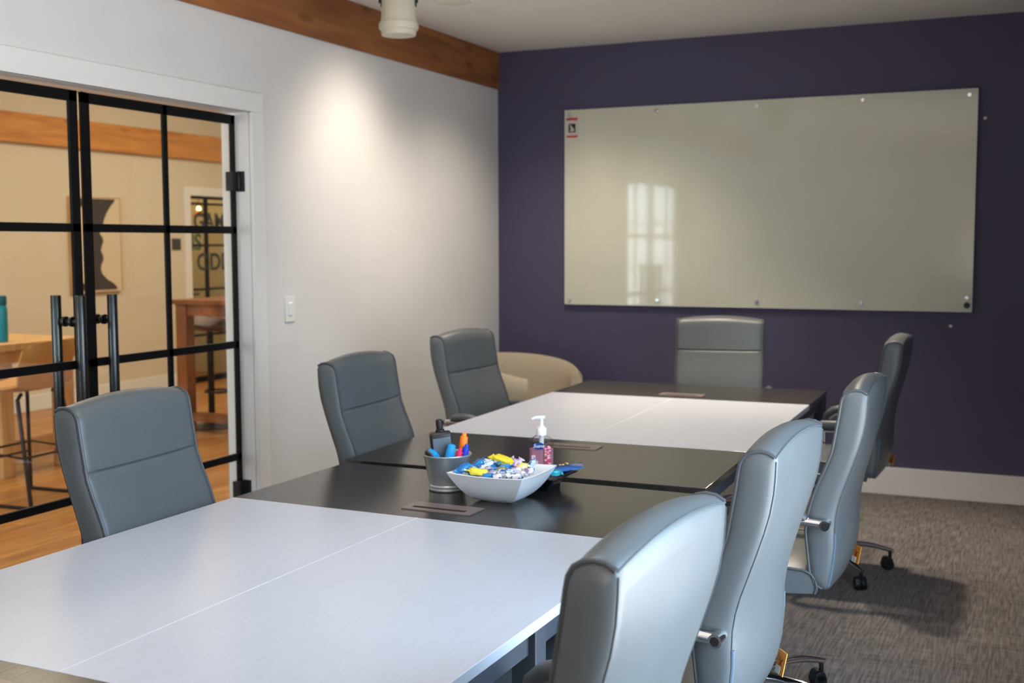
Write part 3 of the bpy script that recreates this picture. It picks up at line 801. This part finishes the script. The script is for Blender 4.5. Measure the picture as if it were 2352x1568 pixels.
# blue eraser-like pen
e = thing('marker_eraser', 'blue and black curved eraser lying low in the tin bucket', 'eraser', (1.677, -4.022, H+.101), R(-38), GC)
e.rotation_euler = (0, R(10), R(-38))
MB().loft([[(x, y*.011, z*.009) for y, z in [(math.cos(2*PI*k/12), math.sin(2*PI*k/12)) for k in range(12)]] for x in [-.03]] + [[(x, y*(.013), z*.011+.006*(1-(x/.035)**2)) for y, z in [(math.cos(2*PI*k/12), math.sin(2*PI*k/12)) for k in range(12)]] for x in [-.027,-.015,0,.015,.027]] + [[(.03, y*.008, z*.007) for y, z in [(math.cos(2*PI*k/12), math.sin(2*PI*k/12)) for k in range(12)]]]).build('eraser_body', M['black'], e)
MB().loft([[(x, y*.010, .004+z*.010+.007*(1-(x/.035)**2)) for y, z in [(math.cos(2*PI*k/12), math.sin(2*PI*k/12)) for k in range(12)]] for x in [-.012,0,.012,.022,.031]]).build('eraser_grip', mc, e)
# black spray bottle
s = thing('spray_bottle', 'black flat cleaner bottle with a pump top in the tin bucket', 'bottle', (1.700, -3.985, H+.018), R(36), GC)
s.rotation_euler = (R(3), R(-6), R(36))
b = MB()
def rrect(hx, hy, r, z):
    pts = []
    for (sx, sy, a0) in ((1,1,0),(-1,1,90),(-1,-1,180),(1,-1,270)):
        for k in range(4):
            a = R(a0+30*k); pts.append((sx*(hx-r)+r*math.cos(a), sy*(hy-r)+r*math.sin(a), z))
    return pts
b.loft([rrect(.028,.014,.005,0), rrect(.031,.017,.006,.004), rrect(.031,.017,.006,.146), rrect(.029,.015,.006,.151), rrect(.012,.010,.005,.154), rrect(.012,.010,.005,.157)])
b.build('bottle_body', M['black'], s, angle=50)
MB().box((-.026,-.0185,.02),(.026,-.0165,.138)).build('label_panel', mat('grey label', lin((88,98,106)), .22, spec=.7), s, bevel=.0008)
MB().lathe([(.0135,.156),(.0135,.160),(.0095,.162),(.0105,.174),(.0095,.188),(.008,.190)], n=18).box((-.003,-.014,.178),(.003,-.008,.183)).build('spray_top', M['black'], s)

# bowl
bx_, by_ = 1.910, -4.040
bo = thing('candy_bowl', 'square white flared bowl heaped with wrapped candies', 'bowl', (bx_, by_, H), R(-1.5))
def sq(h, z, bow=0, r=.004):
    pts = []
    N = 8
    cs = [(1,1),(-1,1),(-1,-1),(1,-1)]
    for i in range(4):
        (x0,y0),(x1,y1) = cs[i], cs[(i+1)%4]
        for k in range(N):
            t_ = k/N; x = x0+(x1-x0)*t_; y = y0+(y1-y0)*t_
            s_ = 1 + 0*bow
            q = 4*t_*(1-t_)
            pts.append((x*h*s_ + (0 if abs(x1-x0) > 0 else x*bow*q), y*h*s_ + (0 if abs(y1-y0) > 0 else y*bow*q), z - (.004*q if z > .08 else 0)))
    return pts
loops = []
hs = [(.044,0),(.046,.0015)] + [(.046+.070*(t_**.72), .0015+.0835*t_**1.25) for t_ in [.1,.2,.3,.4,.5,.6,.7,.8,.9,1.0]]
for h, z in hs: loops.append(sq(h, z, .004))
for h, z in reversed(hs[2:]): loops.append(sq(h-.0042, z+.0035 if z < .08 else z+.001, .004))
loops.append(sq(.03, .006)); loops.append(sq(.001, .0055))
MB().loft(loops).build('bowl_shell', M['bowl'], bo, angle=35)

# candies -----------------------------------------------------------
def wrap_mat(name, c0, c1, rough=.25, metal=0, scale=60, lo=.45, hi=.55):
    m, nt, b = nodes(name)
    tcn = nt.nodes.new('ShaderNodeTexCoord'); n = nt.nodes.new('ShaderNodeTexNoise'); n.inputs['Scale'].default_value = scale; n.inputs['Detail'].default_value = 2
    nt.links.new(tcn.outputs['Object'], n.inputs['Vector'])
    cr = nt.nodes.new('ShaderNodeValToRGB'); cr.color_ramp.elements[0].position = lo; cr.color_ramp.elements[1].position = hi
    cr.color_ramp.elements[0].color = tuple(c0)+(1,); cr.color_ramp.elements[1].color = tuple(c1)+(1,)
    nt.links.new(n.outputs['Fac'], cr.inputs[0]); nt.links.new(cr.outputs[0], b.inputs['Base Color'])
    b.inputs['Roughness'].default_value = rough; b.inputs['Metallic'].default_value = metal; b.inputs['Coat Weight'].default_value = .5
    bp = nt.nodes.new('ShaderNodeBump'); bp.inputs['Strength'].default_value = .5; bp.inputs['Distance'].default_value = .003
    nt.links.new(n.outputs['Fac'], bp.inputs['Height']); nt.links.new(bp.outputs[0], b.inputs['Normal'])
    return m
W_ = {
 'yellow': wrap_mat('yellow wrapper', lin((238,214,30)), lin((246,228,70)), .35, scale=25),
 'pale': wrap_mat('pale yellow wrapper', lin((238,226,110)), lin((248,240,170)), .35, scale=30),
 'blue': wrap_mat('blue wrapper', lin((0,98,170)), lin((20,140,205)), .25, scale=35),
 'bluewhite': wrap_mat('blue and white wrapper', lin((20,92,165)), lin((200,214,230)), .25, scale=50, lo=.48, hi=.54),
 'clear': wrap_mat('lilac clear wrapper', lin((150,110,150)), lin((222,216,228)), .15, scale=55, lo=.4, hi=.6),
 'silver': wrap_mat('silver foil wrapper', lin((90,110,170)), lin((236,238,244)), .2, .55, scale=70, lo=.42, hi=.5),
 'olive': wrap_mat('olive clear wrapper', lin((108,112,60)), lin((176,178,130)), .2, scale=40, lo=.4, hi=.6),
 'teal': wrap_mat('teal wrapper', lin((0,110,140)), lin((40,170,190)), .2, scale=40),
}
def candy_mesh(kind, L, wd, th, seed, flat_ends=False):
    rnd = random.Random(seed); b = MB(); n = 12; loops = []
    xs = [-1.45,-1.2,-1.0,-.92,-.75,-.4,0,.4,.75,.92,1.0,1.2,1.45]
    for x in xs:
        ax = abs(x)
        if ax > 1.3: ry, rz = wd*1.05, th*.22
        elif ax > 1.1: ry, rz = wd*.75, th*.2
        elif ax > .95: ry, rz = wd*.32, th*.3
        elif ax > .9: ry, rz = wd*.7, th*.7
        else: ry, rz = wd, th
        if flat_ends and ax > .95: ry, rz = wd*.98, th*.16
        lp = []
        for k in range(n):
            a = 2*PI*k/n; c, s = math.cos(a), math.sin(a)
            e = .55
            y = math.copysign(abs(c)**e, c)*ry; z = math.copysign(abs(s)**e, s)*rz
            j = 1 + rnd.uniform(-.12, .12)
            lp.append((x*L + rnd.uniform(-.04,.04)*L*(ax > 1.1), y*j, z*j + (rnd.uniform(-.25,.25)*th if ax > 1.1 else 0)))
        loops.append(lp)
    b.loft(loops)
    return b
GCN = 'wrapped candies heaped in the white bowl'
protos = {}
def candy(kind, label, x, y, z, rz, rx, ry, L=.017, wd=.010, th=.008, seed=1, flat=False, group=GCN):
    key = (kind, L, wd, th, seed, flat)
    if key not in protos:
        o = candy_mesh(kind, L, wd, th, seed, flat).build('wrapped_candy', W_[kind], angle=32); protos[key] = o
    else:
        o = protos[key].copy(); C.objects.link(o)
    o.location = (x, y, z); o.rotation_euler = (rx, ry, rz)
    return tag(o, label, 'candy', group)
candy('yellow', 'largest yellow wrapped candy lying on top of the heap', 1.886, -3.985, H+.098, R(-12), R(14), R(10), .031, .0145, .0105, 3, True)
candy('yellow', 'yellow wrapped candy against the front left rim of the bowl', 1.875, -4.118, H+.087, R(10), R(-12), R(6), .027, .0125, .010, 4, True)
candy('pale', 'pale yellow wrapped candy at the right of the heap', 1.968, -4.035, H+.091, R(55), R(10), R(-25), .014, .012, .010, 5, True)
candy('blue', 'bright blue wrapper sticking up at the left corner of the bowl', 1.822, -4.112, H+.092, R(60), R(20), R(-25), .017, .012, .006, 6, True)
candy('blue', 'bright blue wrapper beside the bucket behind the left corner', 1.838, -4.050, H+.096, R(35), R(15), R(-30), .016, .012, .007, 7, True)
candy('clear', 'clear lilac twist candy standing up at the back of the heap', 1.915, -3.965, H+.092, R(40), R(80), R(60), .012, .006, .006, 8)
candy('clear', 'pinkish clear candy leaning on the pale yellow one', 1.944, -4.015, H+.096, R(70), R(30), R(-35), .016, .010, .009, 9)
candy('bluewhite', 'blue and white twist candy at the right back of the heap', 1.975, -3.985, H+.094, R(30), R(25), R(-50), .013, .008, .008, 10)
def many(kind, label, pts, **k):
    for i, (x, y, z, rz) in enumerate(pts):
        candy(kind, label, x, y, H+z, R(rz), R(random.uniform(-25,25)), R(random.uniform(-20,20)), seed=20+i%3, **k)
many('silver', 'crinkled silver foil candy along the front right of the heap', [(1.935,-4.125,.081,15),(1.960,-4.115,.083,-30),(1.985,-4.11,.083,20),(1.955,-4.085,.088,60),(1.985,-4.075,.084,-20),(1.925,-4.10,.084,80)], L=.014, wd=.010, th=.008)
many('blue', 'blue wrapped candy in the middle of the heap', [(1.895,-4.06,.086,-20),(1.918,-4.04,.090,25),(1.905,-4.095,.084,50),(1.88,-4.01,.088,70),(1.935,-4.06,.088,-60),(1.905,-4.125,.079,10)], L=.016, wd=.009, th=.008)
many('bluewhite', 'blue and white striped candy in the heap', [(1.862,-4.035,.092,40),(1.85,-4.09,.089,-30),(1.872,-4.075,.090,20),(1.945,-4.095,.086,0),(1.86,-4.00,.088,60)], L=.018, wd=.010, th=.008)
many('clear', 'clear wrapped candy with a pink centre in the heap', [(1.86,-4.06,.087,10),(1.915,-4.108,.083,35),(1.99,-4.04,.084,75),(1.965,-4.07,.090,45),(1.94,-3.975,.084,0),(1.89,-4.085,.088,-45)], L=.015, wd=.010, th=.009)
many('olive', 'olive clear wrapped candy in the heap', [(1.905,-4.015,.088,30),(1.925,-4.075,.089,-10),(1.897,-4.115,.082,60)], L=.014, wd=.010, th=.008)
many('teal', 'teal wrapped candy lower in the heap', [(1.84,-4.075,.074,20),(1.87,-4.10,.072,60),(1.90,-4.04,.070,0),(1.94,-4.04,.072,45),(1.96,-4.0,.074,10),(1.91,-3.98,.074,80),(1.865,-3.975,.076,0),(1.975,-4.09,.072,0),(1.93,-4.09,.070,30),(1.88,-4.05,.068,0)], L=.019, wd=.013, th=.010)

# black dish behind the bowl + snack bag
di = thing('snack_dish', 'small square black dish behind the white candy bowl', 'dish', (1.955, -3.862, H), R(-4))
loops = [sq(.040,0), sq(.040,.012), sq(.046,.022), sq(.062,.034), sq(.078,.041), sq(.080,.043), sq(.078,.0445), sq(.06,.038), sq(.044,.028), sq(.001,.026)]
MB().loft(loops).build('dish_shell', mat('black glazed dish', lin((22,22,26)), .18, spec=.6), di, angle=35)
sb_ = thing('snack_bag', 'shiny blue snack packet lying on the black dish', 'snack packet', (1.993, -3.836, H+.054), R(24))
b = MB(); loops = []
for i in range(11):
    x = -.075 + .15*i/10; f = math.sin(PI*i/10)**.6
    loops.append([(x, (.040+.004*f)*math.copysign(abs(math.cos(2*PI*k/16))**.6, math.cos(2*PI*k/16)), (.001+.008*f)*math.sin(2*PI*k/16)*(1+random.uniform(-.12,.12)) + .012*(i/10)**3 + random.uniform(-.001,.001)) for k in range(16)])
b.loft(loops); b.build('packet', wrap_mat('blue packet foil', lin((0,52,120)), lin((16,96,180)), .2, .3, scale=22), sb_, angle=40)
b = MB()
for i in range(9):
    x, y = random.uniform(-.03,.05), random.uniform(-.022,.028)
    b.lathe([(.0045,0),(.004,.0012),(.001,.0016)], c=(x, y, .0098+.012*((x+.075)/.15)**3), n=8)
b.build('gold_print', mat('gold print', lin((232,180,70)), .35, .3), sb_)
candy('teal', 'teal wrapper resting on the front edge of the black dish', 2.012, -3.903, H+.058, R(30), R(10), R(5), .017, .014, .008, 40, True, group='wrappers on the black dish')
# sanitizer bottle
def gel_mat():
    m = bpy.data.materials.new('pink gel'); m.use_nodes = True; nt = m.node_tree; nt.nodes.clear()
    out = nt.nodes.new('ShaderNodeOutputMaterial'); t = nt.nodes.new('ShaderNodeBsdfTransparent'); d = nt.nodes.new('ShaderNodeBsdfDiffuse')
    t.inputs[0].default_value = (.96,.78,.83,1)
    n = nt.nodes.new('ShaderNodeTexNoise'); n.inputs['Scale'].default_value = 30
    r = nt.nodes.new('ShaderNodeValToRGB'); r.color_ramp.elements[0].color = (.80,.36,.46,1); r.color_ramp.elements[1].color = (.88,.46,.56,1)
    nt.links.new(n.outputs['Fac'], r.inputs[0]); nt.links.new(r.outputs[0], d.inputs[0])
    mx = nt.nodes.new('ShaderNodeMixShader'); mx.inputs[0].default_value = .38
    nt.links.new(t.outputs[0], mx.inputs[1]); nt.links.new(d.outputs[0], mx.inputs[2]); nt.links.new(mx.outputs[0], out.inputs[0])
    return m
sa = thing('hand_sanitizer', 'clear pump bottle of pink hand sanitizer behind the candy bowl', 'bottle', (1.842, -3.600, H), R(22))
m_clear = glass_pane('clear bottle plastic', (.93,.93,.95), 1.6)
def octa(hx, hy, c, z): return [(hx-c,-hy,z),(hx,-hy+c,z),(hx,hy-c,z),(hx-c,hy,z),(-hx+c,hy,z),(-hx,hy-c,z),(-hx,-hy+c,z),(-hx+c,-hy,z)]
MB().loft([octa(.038,.021,.008,0), octa(.040,.023,.009,.003), octa(.040,.023,.009,.092), octa(.036,.021,.009,.096), octa(.016,.014,.006,.109), octa(.015,.0135,.006,.112)]).build('bottle_body', m_clear, sa, smooth=False)
MB().loft([octa(.037,.020,.008,.003), octa(.037,.020,.008,.066)]).build('gel', gel_mat(), sa, smooth=False)
b = MB().lathe([(.015,.109),(.0165,.110),(.0165,.131),(.0155,.133),(.011,.134),(.0105,.138),(.006,.139),(.006,.163)], n=24)
b.tube([(.010,0,.166),(.0,0,.166),(-.02,0,.165),(-.030,0,.160)], [.0055,.006,.005,.0045], 12); b.tube([(.004,0,.163),(.011,0,.170)], .004, 8)
b.build('pump', mat('white pump plastic', lin((236,240,242)), .35), sa, angle=45)
MB().tube([(0,0,.075),(0,0,.109)], .0075, 14).tube([(0,0,.01),(0,0,.08)], .003, 8).build('dip_tube', mat('pump tube', lin((226,228,230)), .4), sa)
b = MB(); pts = [(-.008+.0185*math.cos(a)*(1), .078+.0115*math.sin(a)) for a in [2*PI*k/28 for k in range(28)]]
b.prism(pts, -.0242, -.0236, 'y'); lb = b.build('brand_badge', mat('navy badge', lin((8,60,128)), .4), sa, smooth=False)
text_mesh('lettering', 'Suave', .0155, mat('badge white', lin((236,240,244)), .5), lb, Matrix.Translation((-.0085,-.0245,.0782)) @ Matrix.Rotation(R(90),4,'X'), .0003, .3)
b = MB(); rnd = random.Random(5)
mats_f = [mat('floral pink', lin((206,50,96)), .5), mat('floral light', lin((236,170,190)), .5), mat('floral green', lin((130,170,90)), .5)]
for i in range(46):
    zc_ = .008 + .070*i/46; xx = .0205 + .0075*math.sin(i*2.1); rr = rnd.uniform(.0022,.0042); b.mi = rnd.choice([0,0,1,1,2])
    b.prism([(xx+rr*math.cos(2*PI*k/8), zc_+rr*math.sin(2*PI*k/8)) for k in range(8)], -.0244-.00002*i, -.0237, 'y')
b.build('floral_print', mats_f, sa, smooth=False)
b = MB()
for i, w in enumerate((.012,.012,.012)): b.box((-.031,-.0243,.045-.0048*i),(-.031+w,-.0237,.0485-.0048*i))
for i, w in enumerate((.019,.019)): b.box((-.029,-.0243,.027-.0048*i),(-.029+w,-.0237,.030-.0048*i))
b.build('small_print', mat('small print', lin((232,206,216)), .5), sa, smooth=False)

# ------------------------------------------------------------------ lights
def area(name, loc, rot, sx, sy, e, col, portal=False):
    l = bpy.data.lights.new(name, 'AREA'); l.shape = 'RECTANGLE'; l.size = sx; l.size_y = sy; l.energy = e; l.color = col
    if portal: l.cycles.is_portal = True
    o = bpy.data.objects.new(name, l); C.objects.link(o); o.location = loc; o.rotation_euler = rot; return o
def spot(name, loc, target, e, col, ang, blend=.6, size=.04):
    l = bpy.data.lights.new(name, 'SPOT'); l.energy = e; l.color = col; l.spot_size = R(ang); l.spot_blend = blend; l.shadow_soft_size = size
    o = bpy.data.objects.new(name, l); C.objects.link(o); o.location = loc
    o.rotation_euler = (Vector(target)-Vector(loc)).to_track_quat('-Z', 'Y').to_euler(); return o
def point(name, loc, e, col, size=.1):
    l = bpy.data.lights.new(name, 'POINT'); l.energy = e; l.color = col; l.shadow_soft_size = size
    o = bpy.data.objects.new(name, l); C.objects.link(o); o.location = loc; return o

w = bpy.data.worlds.new('World'); bpy.context.scene.world = w; w.use_nodes = True
nt = w.node_tree; bg = nt.nodes['Background']
tcw = nt.nodes.new('ShaderNodeTexCoord'); sep = nt.nodes.new('ShaderNodeSeparateXYZ'); nt.links.new(tcw.outputs['Generated'], sep.inputs[0])
cr = nt.nodes.new('ShaderNodeValToRGB'); cr.color_ramp.elements[0].position = .46; cr.color_ramp.elements[1].position = .62
cr.color_ramp.elements[0].color = (.84,.84,.84,1); cr.color_ramp.elements[1].color = (.50,.75,1.0,1)
mpn = nt.nodes.new('ShaderNodeMath'); mpn.operation = 'MULTIPLY_ADD'; mpn.inputs[1].default_value = .5; mpn.inputs[2].default_value = .5
nt.links.new(sep.outputs['Z'], mpn.inputs[0]); nt.links.new(mpn.outputs[0], cr.inputs[0]); nt.links.new(cr.outputs[0], bg.inputs['Color'])
bg.inputs['Strength'].default_value = 15
area('window_portal', (XR+.1, -4.9, 1.21), (0, R(90), 0), 1.82, 1.9, 1, (1,1,1), True)
area('hall_window_portal', ((HW0+HW1)/2, HY0-.1, 1.42), (R(90), 0, 0), 1.95, 1.75, 1, (1,1,1), True)
WARM = (1, .86, .70)
spot('wall_wash', (.70, -1.88, 2.58), (0, -1.80, 1.62), 68, (1,.84,.68), 86, 1, .22)
spot('table_spot', (1.2, -2.95, 2.36), (1.35, -2.5, .7), 55, WARM, 84, .8, .05)
spot('door_spot', (.703, -2.5, 2.345), (.75, -2.4, 0), 60, WARM, 80, .8, .05)
spot('far_spot', (1.7, -1.3, 2.6), (1.8, -1.2, .8), 110, WARM, 84, .8, .05)
spot('floor_spot', (2.35, -1.25, 2.62), (2.7, -2.0, 0), 210, WARM, 90, .7, .05)
spot('near_spot', (1.9, -4.6, 2.6), (2.2, -4.4, .7), 45, WARM, 100, .8, .05)
area('ceiling_fill', (3.05, -7.2, 1.0), (PI, 0, 0), .6, .4, 45, (1,.86,.72))  # added fill behind the camera to brighten and warm the ceiling, no real fixture
spot('corner_fill', (1.0, -1.0, 2.62), (.62, -.85, .6), 75, WARM, 120, .9, .1)  # added warm fill for the dark far corner, no known lamp there
area('hall_ceiling_light', (-2.6, -2.6, 3.25), (0, 0, 0), 1.6, 3.4, 105, (1,.87,.68))
area('hall_far_light', (-2.6, 1.6, 3.25), (0, 0, 0), 1.6, 2.4, 75, (1,.87,.68))
point('side_room_bulb', (-5.7, 2.9, 2.6), 26, (1,.7,.4), .05)

# ------------------------------------------------------------------ camera
cam = bpy.data.cameras.new('camera'); co = bpy.data.objects.new('camera', cam); C.objects.link(co)
CP = Vector((3.278, -6.9669, 1.4547)); yaw, pitch, roll, f = .4285, -.0836, -.0031, 2674.03
fw = Vector((-math.sin(yaw)*math.cos(pitch), math.cos(yaw)*math.cos(pitch), math.sin(pitch)))
rt = Vector((math.cos(yaw), math.sin(yaw), 0)); up = rt.cross(fw)
rt2 = rt*math.cos(roll) + up*math.sin(roll); up2 = -rt*math.sin(roll) + up*math.cos(roll)
co.matrix_world = Matrix(((rt2.x, up2.x, -fw.x, CP.x), (rt2.y, up2.y, -fw.y, CP.y), (rt2.z, up2.z, -fw.z, CP.z), (0,0,0,1)))
cam.sensor_width = 36; cam.lens = f/2352*36; cam.clip_start = .02
cam.dof.use_dof = True; cam.dof.focus_distance = 2.55; cam.dof.aperture_fstop = 5.0
sc = bpy.context.scene; sc.camera = co
sc.view_settings.view_transform = 'Standard'; sc.view_settings.look = 'None'; sc.view_settings.exposure = 0
